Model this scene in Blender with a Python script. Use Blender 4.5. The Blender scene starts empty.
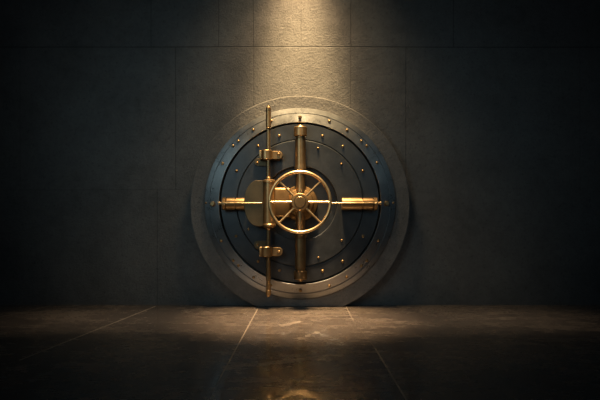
import bpy, bmesh, math, random
from mathutils import Vector, Matrix
random.seed(4)
S = bpy.context.scene
COL = S.collection
PI = math.pi

# ------------------------------------------------------------------ camera
CAM_D, CAM_H, FPX, HORIZON = 5.5, 0.79, 550.0, 226.0
cam = bpy.data.cameras.new('camera')
camo = bpy.data.objects.new('camera', cam)
COL.objects.link(camo)
camo.location = (0, -CAM_D, CAM_H)
camo.rotation_euler = (PI / 2, 0, 0)
cam.sensor_width = 36
cam.lens = 36 * FPX / 600
cam.shift_y = (HORIZON - 200) / 600
cam.clip_end = 100
S.camera = camo

# ------------------------------------------------------------------ exposure and world
S.view_settings.view_transform = 'Standard'
S.view_settings.look = 'None'
S.view_settings.gamma = 1
S.view_settings.exposure = 0.0
S.view_settings.use_curve_mapping = False
W = bpy.data.worlds.new('world')
S.world = W
W.use_nodes = True
W.node_tree.nodes['Background'].inputs['Color'].default_value = (0.34, 0.60, 0.86, 1)
W.node_tree.nodes['Background'].inputs['Strength'].default_value = 0.024

# ------------------------------------------------------------------ lights
def aim(o, target):
    d = Vector(target) - o.location
    o.rotation_euler = d.to_track_quat('-Z', 'Y').to_euler()

def spot(name, loc, target, power, color, angle, blend, size):
    l = bpy.data.lights.new(name, 'SPOT')
    l.energy = power; l.color = color
    l.spot_size = math.radians(angle); l.spot_blend = blend
    l.shadow_soft_size = size
    o = bpy.data.objects.new(name, l); COL.objects.link(o)
    o.location = loc; aim(o, target)
    return o

def area(name, loc, target, power, color, sx, sy, spread=180):
    l = bpy.data.lights.new(name, 'AREA')
    l.shape = 'RECTANGLE'; l.size = sx; l.size_y = sy
    l.energy = power; l.color = color; l.spread = math.radians(spread)
    o = bpy.data.objects.new(name, l); COL.objects.link(o)
    o.location = loc; aim(o, target)
    return o

spot('ceiling_downlight', (0, -0.62, 4.5), (0, -0.10, 1.85), 2600, (1.0, 0.70, 0.34), 29, 1.0, 0.14)
spot('floor_downlight', (0, -1.15, 4.6), (0, -0.80, 0.0), 4300, (1.0, 0.71, 0.43), 28, 1.0, 0.18)
spot('wall_grazing_light', (0, -0.34, 3.60), (0, -0.02, 2.3), 95, (1.0, 0.64, 0.32), 80, 1.0, 0.04)
spot('wide_downlight', (0, -0.80, 4.3), (0, -0.10, 0.9), 190, (1.0, 0.78, 0.46), 76, 1.0, 0.25)
area('floor_band_fill', (0, -0.80, 4.1), (0, -0.80, 0), 8, (1.0, 0.80, 0.58), 4.4, 0.10, 24)  # unseen strip, added to warm a floor band without lighting the wall
spot('cool_fill_light', (-2.4, -4.6, 2.4), (-0.5, 0, 1.5), 150, (0.62, 0.91, 1.0), 58, 1.0, 1.0)  # unseen cool fill, added for the wall and the steel's left side
spot('room_fill_light', (2.2, -4.6, 2.6), (0.8, 0, 1.3), 44, (0.42, 0.80, 1.0), 60, 1.0, 1.0)
spot('warm_front_fill', (0.3, -4.6, 3.7), (0, 0, 1.05), 80, (1.0, 0.72, 0.40), 24, 1.0, 0.12)  # added warm fill from the front, for highlights on wheel and spokes

# ------------------------------------------------------------------ helpers
def sc(d):                       # metres per image pixel of the survey at distance d in front of the wall
    return (CAM_D - d) / FPX
def X(px, d): return (px - 300) * sc(d)
def Z(py, d): return CAM_H + (HORIZON - py) * sc(d)

def sharp(bm, ang=0.3):
    bm.normal_update()
    for f in bm.faces: f.smooth = True
    for e in bm.edges:
        if len(e.link_faces) == 2 and e.calc_face_angle(0) > ang: e.smooth = False

def obj(name, bm, m, parent=None, loc=None):
    bmesh.ops.recalc_face_normals(bm, faces=bm.faces)
    sharp(bm, 0.9 if name in ('bolt', 'spoke') else 0.5 if name == 'handwheel' else 0.3)
    me = bpy.data.meshes.new(name)
    bm.to_mesh(me); bm.free()
    me.materials.append(m)
    o = bpy.data.objects.new(name, me); COL.objects.link(o)
    if loc is not None: o.location = loc
    if parent is not None: o.parent = parent
    return o

def lathe(prof, center, axis, n=96, bm=None):
    """prof: list of (radius, distance along axis)."""
    bm = bm or bmesh.new()
    axis = Vector(axis).normalized()
    u = axis.orthogonal().normalized(); v = axis.cross(u)
    c = Vector(center)
    rings = []
    for r, h in prof:
        if r < 1e-5: rings.append([bm.verts.new(c + axis * h)])
        else: rings.append([bm.verts.new(c + axis * h + (u * math.cos(2 * PI * k / n) + v * math.sin(2 * PI * k / n)) * r) for k in range(n)])
    for a, b in zip(rings, rings[1:]):
        for k in range(n):
            k2 = (k + 1) % n
            if len(a) == 1 and len(b) == 1: continue
            if len(a) == 1: bm.faces.new((a[0], b[k], b[k2]))
            elif len(b) == 1: bm.faces.new((a[k], a[k2], b[0]))
            else: bm.faces.new((a[k], a[k2], b[k2], b[k]))
    return bm

OUT = (0, -1, 0)                 # away from the wall
def prism(pts, d0, d1, bev=0.003, bm=None):
    """pts: (x, z) outline, extruded from depth d0 to d1 in front of the wall."""
    bm = bm or bmesh.new()
    b = [bm.verts.new((x, -d0, z)) for x, z in pts]
    f = [bm.verts.new((x, -d1, z)) for x, z in pts]
    bm.faces.new(b); ff = bm.faces.new(f)
    n = len(pts)
    for k in range(n): bm.faces.new((b[k], b[(k + 1) % n], f[(k + 1) % n], f[k]))
    bmesh.ops.recalc_face_normals(bm, faces=bm.faces)
    if bev: bmesh.ops.bevel(bm, geom=list(ff.edges), offset=bev, segments=2, affect='EDGES', profile=0.5)
    return bm

def box(x0, x1, y0, y1, z0, z1, bev=0.0, bm=None):
    bm = bm or bmesh.new()
    m = Matrix.Translation(((x0 + x1) / 2, (y0 + y1) / 2, (z0 + z1) / 2)) @ Matrix.Diagonal((x1 - x0, y1 - y0, z1 - z0, 1))
    r = bmesh.ops.create_cube(bm, size=1, matrix=m)
    if bev:
        es = list({e for v in r['verts'] for e in v.link_edges})
        bmesh.ops.bevel(bm, geom=es, offset=bev, segments=3, affect='EDGES', profile=0.5)
    return bm

# ------------------------------------------------------------------ materials
class NT:
    def __init__(s, name):
        s.m = bpy.data.materials.new(name); s.m.use_nodes = True
        s.t = s.m.node_tree; s.b = s.t.nodes['Principled BSDF']
    def n(s, kind, **kw):
        nd = s.t.nodes.new(kind)
        for k, v in kw.items(): setattr(nd, k, v)
        return nd
    def set(s, sock, v):
        if isinstance(v, bpy.types.NodeSocket): s.t.links.new(v, sock)
        elif hasattr(sock, 'default_value'):
            sock.default_value = v
    def math(s, op, a, b=None, c=None, clamp=False):
        nd = s.n('ShaderNodeMath', operation=op, use_clamp=clamp)
        s.set(nd.inputs[0], a)
        if b is not None: s.set(nd.inputs[1], b)
        if c is not None: s.set(nd.inputs[2], c)
        return nd.outputs[0]
    def vm(s, op, a, b=None, out=0, scale=None):
        nd = s.n('ShaderNodeVectorMath', operation=op)
        s.set(nd.inputs[0], a)
        if b is not None: s.set(nd.inputs[1], b)
        if scale is not None: s.set(nd.inputs['Scale'], scale)
        return nd.outputs[out]
    def noise(s, vec, scale, detail=4, rough=0.55, dist=0.0):
        nd = s.n('ShaderNodeTexNoise')
        s.set(nd.inputs['Vector'], vec)
        nd.inputs['Scale'].default_value = scale; nd.inputs['Detail'].default_value = detail
        nd.inputs['Roughness'].default_value = rough; nd.inputs['Distortion'].default_value = dist
        return nd.outputs['Fac']
    def remap(s, v, a, b, c, d):
        nd = s.n('ShaderNodeMapRange'); nd.clamp = True
        s.set(nd.inputs['Value'], v)
        for i, q in zip(('From Min', 'From Max', 'To Min', 'To Max'), (a, b, c, d)): nd.inputs[i].default_value = q
        return nd.outputs['Result']
    def mix(s, f, a, b):
        nd = s.n('ShaderNodeMix', data_type='RGBA')
        s.set(nd.inputs[0], f); s.set(nd.inputs[6], a); s.set(nd.inputs[7], b)
        return nd.outputs[2]
    def scalev(s, vec, x, y, z): return s.vm('MULTIPLY', vec, (x, y, z))
    def pos(s): return s.n('ShaderNodeNewGeometry').outputs['Position']
    def bump(s, h, strength, dist, normal=None):
        nd = s.n('ShaderNodeBump'); nd.inputs['Strength'].default_value = strength; nd.inputs['Distance'].default_value = dist
        s.set(nd.inputs['Height'], h)
        if normal is not None: s.set(nd.inputs['Normal'], normal)
        return nd.outputs['Normal']

def stone_wall(name, base_a, base_b, joints):
    t = NT(name); P = t.pos()
    big = t.noise(P, 1.6, 5, 0.6); mid = t.noise(P, 10, 7, 0.72, 0.1); fine = t.noise(P, 48, 6, 0.75)
    col = t.mix(t.remap(t.math('ADD', t.math('MULTIPLY', big, 0.55), t.math('MULTIPLY', mid, 0.45)), 0.35, 0.66, 0, 1), base_a, base_b)
    pits = t.remap(t.noise(P, 34, 5, 0.7), 0.30, 0.46, 1, 0)
    col = t.mix(t.math('MULTIPLY', pits, 0.6), col, (base_a[0] * .5, base_a[1] * .5, base_a[2] * .5, 1))
    h = t.math('ADD', t.math('MULTIPLY', mid, 0.5), t.math('MULTIPLY', fine, 0.75))
    # faint slanted tooling in the surface
    rot = t.n('ShaderNodeVectorRotate', rotation_type='Y_AXIS'); t.set(rot.inputs['Vector'], P); rot.inputs['Angle'].default_value = 0.75
    tool = t.noise(t.scalev(rot.outputs[0], 12, 1, 45), 1.0, 4, 0.6, 0.2)
    h = t.math('ADD', h, t.math('MULTIPLY', tool, 0.12))
    if joints:
        sep = t.n('ShaderNodeSeparateXYZ'); t.set(sep.inputs[0], P)
        px, pz = sep.outputs['X'], sep.outputs['Z']
        tot = None
        for kind, a, lo, hi, w, amt in joints:
            along, across = (px, pz) if kind == 'h' else (pz, px)
            d = t.math('ABSOLUTE', t.math('SUBTRACT', across, a))
            g = t.remap(d, w * 0.35, w, amt, 0)
            g = t.math('MULTIPLY', g, t.math('MULTIPLY', t.math('GREATER_THAN', along, lo), t.math('LESS_THAN', along, hi)))
            tot = g if tot is None else t.math('MAXIMUM', tot, g)
        col = t.mix(t.math('MULTIPLY', tot, 0.6), col, (0.012, 0.011, 0.011, 1))
        h = t.math('SUBTRACT', h, t.math('MULTIPLY', tot, 0.25))
    t.set(t.b.inputs['Base Color'], col)
    t.b.inputs['Roughness'].default_value = 0.85
    t.b.inputs['Specular IOR Level'].default_value = 0.25
    t.set(t.b.inputs['Normal'], t.bump(h, 0.9, 0.014))
    return t.m

def floor_point(px, py):
    dist = FPX * CAM_H / (py - HORIZON)
    return (px - 300) * dist / FPX, dist - CAM_D

def floor_mat():
    t = NT('polished_dark_stone'); P = t.pos()
    big = t.noise(P, 1.1, 5, 0.6, 0.5); streak = t.noise(t.scalev(P, 1.3, 5, 1), 1.0, 6, 0.75, 0.6)
    fine = t.noise(t.scalev(P, 10, 13, 1), 1.0, 4, 0.75, 0.3)
    v = t.math('ADD', t.math('MULTIPLY', big, 0.2), t.math('MULTIPLY', streak, 0.42))
    v = t.math('ADD', v, t.math('MULTIPLY', fine, 0.38))
    col = t.mix(t.remap(v, 0.40, 0.68, 0, 1), (0.040, 0.032, 0.026, 1), (0.160, 0.124, 0.095, 1))
    rough = t.remap(v, 0.38, 0.62, 0.17, 0.34)
    nz = t.n('ShaderNodeTexNoise'); t.set(nz.inputs['Vector'], P); nz.inputs['Scale'].default_value = 5; nz.inputs['Detail'].default_value = 6
    nz.inputs['Roughness'].default_value = 0.5
    t.b.inputs['Coat Weight'].default_value = 0.38; t.b.inputs['Coat Roughness'].default_value = 0.06; t.b.inputs['Coat IOR'].default_value = 1.45
    Pw = t.vm('ADD', P, t.vm('SCALE', t.vm('SUBTRACT', nz.outputs['Color'], (0.5, 0.5, 0.5)), scale=0.16))
    def seg(a, b, w, amt, vec=P, soft=0.3):
        ax, ay = floor_point(*a); bx, by = floor_point(*b)
        A = (ax, ay, 0); B = (bx - ax, by - ay, 0); L = B[0] ** 2 + B[1] ** 2
        pa = t.vm('SUBTRACT', vec, A)
        h = t.math('DIVIDE', t.vm('DOT_PRODUCT', pa, B, out='Value'), L, clamp=True)
        d = t.vm('LENGTH', t.vm('SUBTRACT', pa, t.vm('SCALE', B, scale=h)), out='Value')
        return t.remap(d, w * soft, w, amt, 0)
    brk = t.remap(t.noise(P, 14, 5, 0.7), 0.35, 0.6, 0.35, 1)
    tot = None
    for s in ((( 259, 306.5), (206, 404), 0.0048, 0.75), ((346, 306.5), (353.5, 321), 0.005, 0.5), ((353.5, 321), (375, 348), 0.004, 0.12),
              ((375, 348), (409, 404), 0.0062, 1.0), ((155, 306.5), (20, 360), 0.0075, 0.8), ((52, 305.5), (0, 317), 0.008, 0.4),
              ((249, 343), (302, 363), 0.005, 0.25), ((362, 305.6), (390, 306), 0.004, 0.2)):
        g = seg(*s); tot = g if tot is None else t.math('MAXIMUM', tot, g)
    tot = t.math('MULTIPLY', tot, brk)
    scr = None
    for s in (((228, 368), (262, 364), 0.05, 0.8), ((262, 365), (298, 360), 0.05, 0.9), ((300, 338), (321, 331), 0.04, 0.6), ((322, 357), (340, 355), 0.04, 0.5),
              ((335, 366), (362, 366), 0.035, 0.6), ((286, 325), (300, 321), 0.05, 0.7), ((500, 341), (545, 345), 0.04, 0.35), ((300, 322), (330, 318), 0.03, 0.5)):
        g = seg(*s, vec=Pw, soft=0.0); scr = g if scr is None else t.math('MAXIMUM', scr, g)
    scr = t.math('MULTIPLY', scr, t.remap(t.noise(t.scalev(P, 16, 16, 1), 1.0, 4, 0.8), 0.42, 0.58, 0, 1))
    tot = t.math('MAXIMUM', tot, scr)
    col = t.mix(tot, col, (0.46, 0.37, 0.28, 1))
    t.set(t.b.inputs['Base Color'], col)
    t.set(t.b.inputs['Roughness'], t.math('ADD', rough, t.math('MULTIPLY', tot, 0.3), clamp=True))
    t.b.inputs['Specular IOR Level'].default_value = 0.5
    t.b.inputs['Coat Weight'].default_value = 0.38; t.b.inputs['Coat Roughness'].default_value = 0.06; t.b.inputs['Coat IOR'].default_value = 1.45
    t.set(t.b.inputs['Normal'], t.bump(v, 0.03, 0.003))
    return t.m

def metal(name, a, b, rough, brushed='radial', metallic=1.0, bump=0.05, wear=0.0):
    t = NT(name); P = t.pos()
    n1 = t.noise(P, 7, 5, 0.6, 0.3); n2 = t.noise(P, 60, 4, 0.7)
    if brushed == 'radial':
        sub = t.vm('SUBTRACT', P, (0, 0, 1.01))
        r = t.vm('LENGTH', t.scalev(sub, 1, 0, 1), out='Value')
        cmb = t.n('ShaderNodeCombineXYZ'); t.set(cmb.inputs[0], t.math('MULTIPLY', r, 260)); t.set(cmb.inputs[1], t.math('MULTIPLY', n1, 2))
        n3 = t.noise(cmb.outputs[0], 1.0, 3, 0.6)
    elif brushed == 'none': n3 = n2
    else: n3 = t.noise(t.scalev(P, 160, 160, 12), 1.0, 3, 0.6)
    v = t.math('ADD', t.math('MULTIPLY', n1, 0.6), t.math('MULTIPLY', n2, 0.4))
    t.set(t.b.inputs['Base Color'], t.mix(t.remap(v, 0.35, 0.65, 0, 1), a, b))
    t.b.inputs['Metallic'].default_value = metallic
    t.set(t.b.inputs['Roughness'], t.math('ADD', t.remap(v, 0.3, 0.7, rough - 0.07, rough + 0.07), t.math('MULTIPLY', t.math('SUBTRACT', n3, 0.5), 0.08)))
    t.set(t.b.inputs['Normal'], t.bump(t.math('ADD', n3, t.math('MULTIPLY', n2, 0.5)), bump, 0.004))
    return t.m

# ------------------------------------------------------------------ the setting
JW = 0.0062
jz1, jz2 = Z(47, 0), Z(190, 0)
J = [('h', jz1, -9, 9, JW, 1.0), ('h', jz2, -9, -1.2, JW, 0.35)]
for px, amt in ((151, .6), (218.5, .6), (253, .7), (301, .35), (351, .7), (453.5, .8)): J.append(('v', X(px, 0), jz1, 9, JW, amt))
for px, amt in ((175.5, .7), (253.5, .6), (350.5, .6), (406, .6)): J.append(('v', X(px, 0), jz2, jz1, JW, amt))
for px, amt in ((157, .55),): J.append(('v', X(px, 0), 0, jz2, JW, amt))
for px in (20, -120, 580, 720): J.append(('v', X(px, 0), jz2, jz1, JW, .3))
M_wall = stone_wall('slate_panel_wall', (0.085, 0.080, 0.077, 1), (0.150, 0.142, 0.136, 1), J)
M_disc = stone_wall('slate_surround', (0.092, 0.086, 0.082, 1), (0.168, 0.158, 0.150, 1), None)
M_floor = floor_mat()

o = obj('wall_back', box(-8, 8, 0.001, 0.2, 0, 5.2), M_wall); o['kind'] = 'structure'
o = obj('floor', box(-8, 8, -9, 0.2, -0.2, 0), M_floor); o['kind'] = 'structure'

# ------------------------------------------------------------------ round stone surround
DISC_R, DISC_Z, DISC_D = 1.075, 0.990, 0.12
a0 = math.asin(-DISC_Z / DISC_R)
pts = []
for k in range(193):
    a = a0 + (PI - 2 * a0) * k / 192
    pts.append((DISC_R * math.cos(a), max(0.0, DISC_Z + DISC_R * math.sin(a))))
surround = obj('stone_surround', prism(pts, 0.0, DISC_D, 0.008), M_disc)
surround['label'] = 'round slab of dark slate against the wall behind the steel door'
surround['category'] = 'stone surround'
surround['kind'] = 'thing'

# ------------------------------------------------------------------ vault door
M_frame = metal('frame_steel', (0.25, 0.25, 0.25, 1), (0.32, 0.32, 0.32, 1), 0.31, metallic=0.93)
M_leaf = metal('door_steel', (0.044, 0.047, 0.051, 1), (0.066, 0.070, 0.075, 1), 0.42, metallic=0.8)
M_brass = metal('aged_brass', (0.23, 0.142, 0.064, 1), (0.34, 0.212, 0.098, 1), 0.36, 'z', bump=0.03, metallic=0.9)
M_brass_dull = metal('dull_brass', (0.11, 0.078, 0.044, 1), (0.15, 0.108, 0.062, 1), 0.45, 'none', bump=0.08)
M_brass_bright = metal('polished_brass', (0.55, 0.37, 0.17, 1), (0.68, 0.47, 0.24, 1), 0.35, 'none', bump=0.01)
M_brass_body = metal('brown_brass', (0.14, 0.085, 0.038, 1), (0.21, 0.128, 0.056, 1), 0.50, 'none', bump=0.05)
M_brass_bar = metal('brushed_brass_bar', (0.20, 0.125, 0.056, 1), (0.28, 0.175, 0.080, 1), 0.46, 'none', bump=0.03, metallic=0.92)
M_dark = metal('blackened_steel', (0.035, 0.035, 0.035, 1), (0.05, 0.05, 0.05, 1), 0.5, 'none')

CZ = 1.010
C = (0, 0, CZ)
door = bpy.data.objects.new('vault_door', None); COL.objects.link(door)
door.location = (0, 0, 0)
door['label'] = 'round steel vault door with brass handwheel, locking bars and long hinge rod'
door['category'] = 'vault door'
door['kind'] = 'thing'
def part(name, bm, m, parent=door, label=None):
    o = obj(name, bm, m, parent)
    if label: o['label'] = label
    return o

frame = part('frame_ring', lathe([(0.7795, 0.122), (0.931, 0.122), (0.931, 0.139), (0.926, 0.149), (0.880, 0.163), (0.8775, 0.161), (0.8765, 0.153), (0.8725, 0.153),
    (0.8715, 0.165), (0.869, 0.170), (0.784, 0.196), (0.781, 0.194), (0.7795, 0.122)], C, OUT, 192), M_frame)
leaf = part('door_plate', lathe([(0, 0.122), (0.7665, 0.122), (0.7655, 0.186), (0.7605, 0.194), (0.6185, 0.197), (0.617, 0.188), (0.612, 0.187), (0.603, 0.206),
    (0.600, 0.207), (0.3605, 0.2065), (0.3575, 0.204), (0.356, 0.165), (0, 0.165)], C, OUT, 192), M_leaf)
gap = part('rebate', lathe([(0.785, 0.121), (0.785, 0.13), (0.75, 0.13), (0.75, 0.121), (0.785, 0.121)], C, OUT, 192), M_dark, label='black gap around the door plate')

# bolts -------------------------------------------------------------
def dome(px, py, d, r, parent, name='bolt', h=0.55):
    s = sc(d)
    return part(name, lathe([(r * 1.05, -0.004), (r * 1.05, 0.003), (r * 0.95, 0.003 + r * 0.25), (r * 0.7, 0.004 + r * h * 0.85), (r * 0.35, 0.004 + r * h), (0, 0.004 + r * h * 1.05)],
        (X(px, d), -d, Z(py, d)), OUT, 16), M_brass, parent)
for px, py in ((271, 121), (253.2, 130), (238.3, 141.3), (233, 146), (222.5, 163.4), (329.3, 121.3), (347, 130.3), (361.3, 141.2), (366.7, 146), (377, 163),
               (221.2, 240.6), (233, 260.3), (238.3, 265.6), (253.5, 277.3), (270.9, 285.2), (329.3, 285.8), (346.7, 277), (361.4, 265.8), (366.8, 260.5), (378.3, 240.5)):
    dome(px, py, 0.178, 0.0145, frame)
for px in (205.9, 393.3): dome(px, 203, 0.153, 0.0105, frame)
for px, py in ((279.4, 135.8), (257.9, 145.8), (236.4, 171), (322.5, 136), (342.8, 146.4), (362.8, 171), (236, 236), (257.9, 261.2), (279.3, 270.4), (322.5, 271), (342.6, 261.4), (363, 236)):
    dome(px, py, 0.195, 0.0135, leaf)
for px, py in ((318, 148.3), (341.4, 164), (341.7, 240.4), (318.4, 257.6), (248.4, 229)):
    dome(px, py, 0.207, 0.0115, leaf)
def hexbolt(px, py, d, r, parent):
    c = Vector((X(px, d), -d, Z(py, d)))
    b = lathe([(r * 1.0, -0.003), (r * 1.0, 0.006), (r * .9, 0.010), (0, 0.010)], c, OUT, 24)
    rr = r * 0.82
    lathe([(rr, 0.008), (rr, 0.026), (rr * .86, 0.032), (0, 0.032)], c, OUT, 6, b)
    return part('hex_bolt', b, M_brass, parent)
hexbolt(212.7, 204, 0.180, 0.026, frame); hexbolt(386.6, 203.6, 0.180, 0.026, frame)
hexbolt(300, 117, 0.180, 0.0175, frame); hexbolt(300.4, 290.6, 0.180, 0.0175, frame)

# vertical locking bars --------------------------------------------
VD = 0.272
UP = (0, 0, 1)
def vbar(sign):
    c = (X(300.4, VD), -VD, 0)
    if sign > 0:
        z0, z1 = Z(203, VD) + 0.02, Z(138, VD); zc0, zc1 = Z(136.5, VD), Z(127, VD); znub = Z(125, VD); zcol = (Z(171.5, VD), Z(165.5, VD))
    else:
        z0, z1 = Z(203, VD) - 0.02, Z(269, VD); zc0, zc1 = Z(270.8, VD), Z(279.4, VD); znub = Z(281.6, VD); zcol = (Z(238, VD), Z(235, VD))
    s = sign
    R = 0.051
    b = lathe([(0, z0), (R - .006, z0), (R - .006, zcol[0]), (R, zcol[0] + s * .004), (R, z1 - s * .008), (R * .86, z1), (R * .86, zc0 + s * 0.002), (0, zc0 + s * .002)], c, UP, 48)
    o = part('locking_bar', b, M_brass)
    b = lathe([(0, zc0), (0.057, zc0), (0.0625, zc0 + s * .006), (0.0625, zc1 - s * .006), (0.057, zc1), (0.030, zc1 + s * .001), (0.026, zc1 + s * .006), (0.013, znub), (0, znub)], c, UP, 48)
    part('end_cap', b, M_brass, o)
    b = lathe([(0.03, zcol[0]), (R + .003, zcol[0]), (R + .005, (zcol[0] + zcol[1]) / 2), (R + .003, zcol[1]), (0.03, zcol[1])], c, UP, 48)
    part('collar', b, M_brass, o)
    # saddle that carries the bar off the plate
    zs = Z(151 if s > 0 else 256, VD)
    part('saddle', box(-0.034 + c[0], 0.034 + c[0], -VD + 0.02, -0.205, zs - 0.05, zs + 0.05, 0.006), M_brass_dull, o)
vbar(1); vbar(-1)

# horizontal locking bars ------------------------------------------
HD = 0.262
def hbar(x_in, x_out, xcol, seam, rod_in, rod_out):
    s = 1 if x_out > x_in else -1
    zc = Z(203.8, HD); c = (0, -HD, zc); AX = (1, 0, 0)
    R = 0.0575
    x0, x1, xs = X(x_in, HD), X(xcol, HD), X(seam, HD)
    b = lathe([(0, x0), (R - .003, x0), (R, x0 + s * .003), (R, xs - s * .006), (R - .010, xs - s * .004), (R - .010, xs + s * .004), (R, xs + s * .006), (R, x1 - s * .006), (R - .012, x1 - s * .004), (R - .012, x1), (0, x1)], c, AX, 64)
    o = part('locking_bar', b, M_brass_bar)
    xo = X(x_out, HD)
    b = lathe([(0, x1), (R - .004, x1), (R + .005, x1 + s * .005), (R + .005, xo - s * .005), (R - .003, xo), (0, xo)], c, AX, 12)
    part('end_cap', b, M_brass, o)
    zr = Z(203, 0.32)
    b = lathe([(0, X(rod_in, .32)), (0.0058, X(rod_in, .32)), (0.0058, X(rod_out, .32)), (0, X(rod_out, .32))], (0, -0.322, zr), AX, 20)
    part('guide_rod', b, M_brass_bright, o, label='thin bright brass rod')
    # locking pin that crosses the gap into the frame
    b = lathe([(0, xo), (0.012, xo), (0.012, X(x_out + s * 2.4, .25)), (0.016, X(x_out + s * 2.4, .25)), (0.016, X(x_out + s * 4.2, .25)), (0, X(x_out + s * 4.2, .25))], (0, -0.25, Z(203.2, .25)), AX, 24)
    part('locking_pin', b, M_brass_bright, o)
    xm = X((x_in + x_out) / 2, HD)
    part('saddle', box(xm - 0.06, xm + 0.06, -0.235, -0.190, zc - 0.034, zc + 0.034, 0.005), M_brass_dull, o)
hbar(246, 222.3, 226.4, 235.6, 262, 222.6)
hbar(341.7, 377.2, 373, 362.4, 331, 376.8)

# hinge -------------------------------------------------------------
RD = 0.300
hx = X(268.4, RD)
hc = (hx, -RD, 0)
def z(py): return Z(py, RD)
rod = part('hinge_rod', lathe([(0, z(105.8)), (.012, z(105.8)), (.015, z(106.6)), (.018, z(107.2)), (.025, z(107.8)), (.025, z(110.6)), (.022, z(110.8)), (.022, z(111.2)), (.025, z(111.4)), (.025, z(126.8)),
    (.021, z(127.2)), (.021, z(127.8)), (.024, z(128.2)), (.0185, z(129.5)), (.0185, z(176.5)), (.026, z(178)), (.026, z(228.5)), (.0185, z(230)), (.0185, z(259)), (.023, z(260)), (.023, z(281)), (.020, z(281.5)),
    (.020, z(282.5)), (.023, z(283)), (.023, z(290)), (.026, z(290.6)), (.026, z(294.6)), (.018, z(295.4)), (.014, z(296.8)), (0, z(297))], hc, UP, 40), M_brass)

def stadium(x0, x1, z0, z1, left=True, right=True, n=12):
    r = abs(z1 - z0) / 2; zc = (z0 + z1) / 2; pts = []
    if right:
        for k in range(n + 1):
            a = -PI / 2 + PI * k / n; pts.append((x1 - r + r * math.cos(a), zc + r * math.sin(a)))
    else: pts += [(x1, min(z0, z1)), (x1, max(z0, z1))]
    if left:
        for k in range(n + 1):
            a = PI / 2 + PI * k / n; pts.append((x0 + r + r * math.cos(a), zc + r * math.sin(a)))
    else: pts += [(x0, max(z0, z1)), (x0, min(z0, z1))]
    return pts

def bracket(yt, yb, bolt_r, plate, bolt_l):
    # front strap: wraps the rod and runs out to a rounded tongue at the right
    b = prism(stadium(X(262, .29), X(282.6, .29), Z(yt + .6, .29), Z(yb - .6, .29), left=False), 0.205, 0.290, 0.004)
    o = part('hinge_bracket', b, M_brass)
    kn = lathe([(0, Z(yt, RD)), (.050, Z(yt, RD)), (.054, Z(yt, RD) - .004), (.054, Z(yb, RD) + .004), (.050, Z(yb, RD)), (0, Z(yb, RD))], (X(266.6, RD), -RD, 0), UP, 48)
    part('knuckle', kn, M_brass, o)
    blk = box(X(259.4, .3), X(263.2, .3), -0.325, -0.205, Z(yb - .3, .3), Z(yt + .3, .3), 0.005)
    part('cheek', blk, M_brass, o)
    dome(bolt_r[0], bolt_r[1], 0.290, 0.0135, o)
    x0, x1, y0, y1 = plate
    p = part('back_plate', prism(stadium(X(x0, .22), X(x1, .22), Z(y0, .22), Z(y1, .22), right=False), 0.200, 0.224, 0.003), M_brass_dull, o, label='darker backing plate with a rounded end')
    dome(bolt_l[0], bolt_l[1], 0.224, 0.0125, o)
bracket(150.4, 159.8, (278.6, 154.2), (254.4, 268, 158.4, 166.2), (257.3, 163))
bracket(246.8, 256.6, (278.8, 251.8), (253.8, 268, 240.8, 248.8), (257.4, 244))

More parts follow.
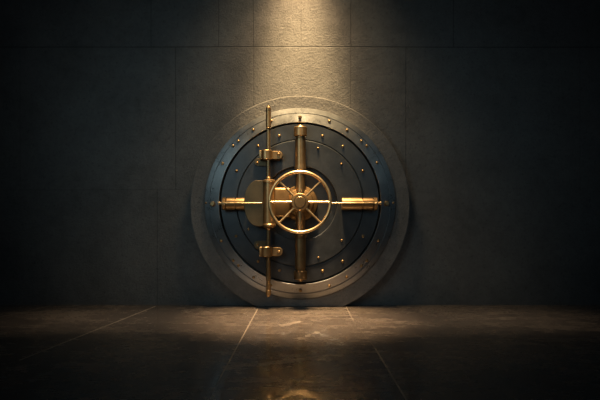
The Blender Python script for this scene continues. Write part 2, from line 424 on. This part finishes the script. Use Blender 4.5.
# big half-round hinge plate and the sleeve in front of it
px0, px1, y0, y1 = 244, 268, 180.4, 226.2
hd = 0.315
pts = [(X(px1, hd), Z(y1, hd)), (X(px1, hd), Z(y0, hd)), (X(258, hd), Z(y0, hd))]
zc = (Z(y0, hd) + Z(y1, hd)) / 2; hh = (Z(y0, hd) - Z(y1, hd)) / 2; ww = X(258, hd) - X(px0, hd)
for k in range(1, 32):
    a = PI / 2 + PI * k / 32
    ca, sa = math.cos(a), math.sin(a)
    pts.append((X(258, hd) + ww * (-abs(ca) ** 0.93), zc + hh * math.copysign(abs(sa) ** 0.97, sa)))
pts.append((X(258, hd), Z(y1, hd)))
hp = part('hinge_plate', prism(pts, 0.290, 0.318, 0.004), M_brass_dull, label='dull brown half-round brass plate')
part('standoff', box(X(250, .25), X(262, .25), -0.292, -0.205, Z(214, .25), Z(192, .25), 0.006), M_brass_dull, hp)
part('hinge_sleeve', lathe([(0, z(179.6)), (.040, z(179.6)), (.062, z(180.4)), (.064, z(181.4)), (.064, z(182.6)), (.060, z(183.2)), (.060, z(223.8)), (.064, z(224.4)), (.064, z(226)), (.060, z(227)), (.040, z(228)), (0, z(228))],
    (X(269.2, RD), -RD, 0), UP, 56), M_brass)
part('gear_block', box(X(270, .3), X(291, .3), -0.315, -0.200, Z(217, .3), Z(187.6, .3), 0.030), M_brass_body, label='brass block between hinge rod and hub')

# hub ----------------------------------------------------------------
part('hub_flange', lathe([(0, .16), (0.170, .16), (0.170, .230), (0.164, .238), (0.137, .246), (0.134, .275), (0.122, .292), (0.094, .300), (0.090, .330), (0.082, .338), (0.05, .340), (0.048, .43), (0, .43)], C, OUT, 96), M_brass_body)

# handwheel ----------------------------------------------------------
WD = 0.450
wr, tr = 0.2775, 0.0150
bm = bmesh.new()
n, m = 128, 18
vs = [[bm.verts.new(((wr + tr * math.cos(2 * PI * j / m)) * math.cos(2 * PI * i / n), -WD - tr * math.sin(2 * PI * j / m), CZ + (wr + tr * math.cos(2 * PI * j / m)) * math.sin(2 * PI * i / n))) for j in range(m)] for i in range(n)]
for i in range(n):
    for j in range(m):
        bm.faces.new((vs[i][j], vs[(i + 1) % n][j], vs[(i + 1) % n][(j + 1) % m], vs[i][(j + 1) % m]))
wheel = part('handwheel', bm, M_brass_bright)
for k in range(8):
    a = PI / 4 * k
    dv = (math.cos(a), 0, math.sin(a))
    b = lathe([(0.011, 0.06), (0.0098, 0.12), (0.0095, 0.24), (0.0105, wr - 0.012), (0.0110, wr)], (0, -WD, CZ), dv, 16)
    part('spoke', b, M_brass_bright, wheel)
part('hub_cap', lathe([(0, .40), (0.070, .40), (0.078, .41), (0.079, .468), (0.075, .473), (0.058, .474), (0.056, .467), (0.052, .467), (0.050, .475), (0.047, .477), (0, .478)], C, OUT, 72), M_brass, wheel)
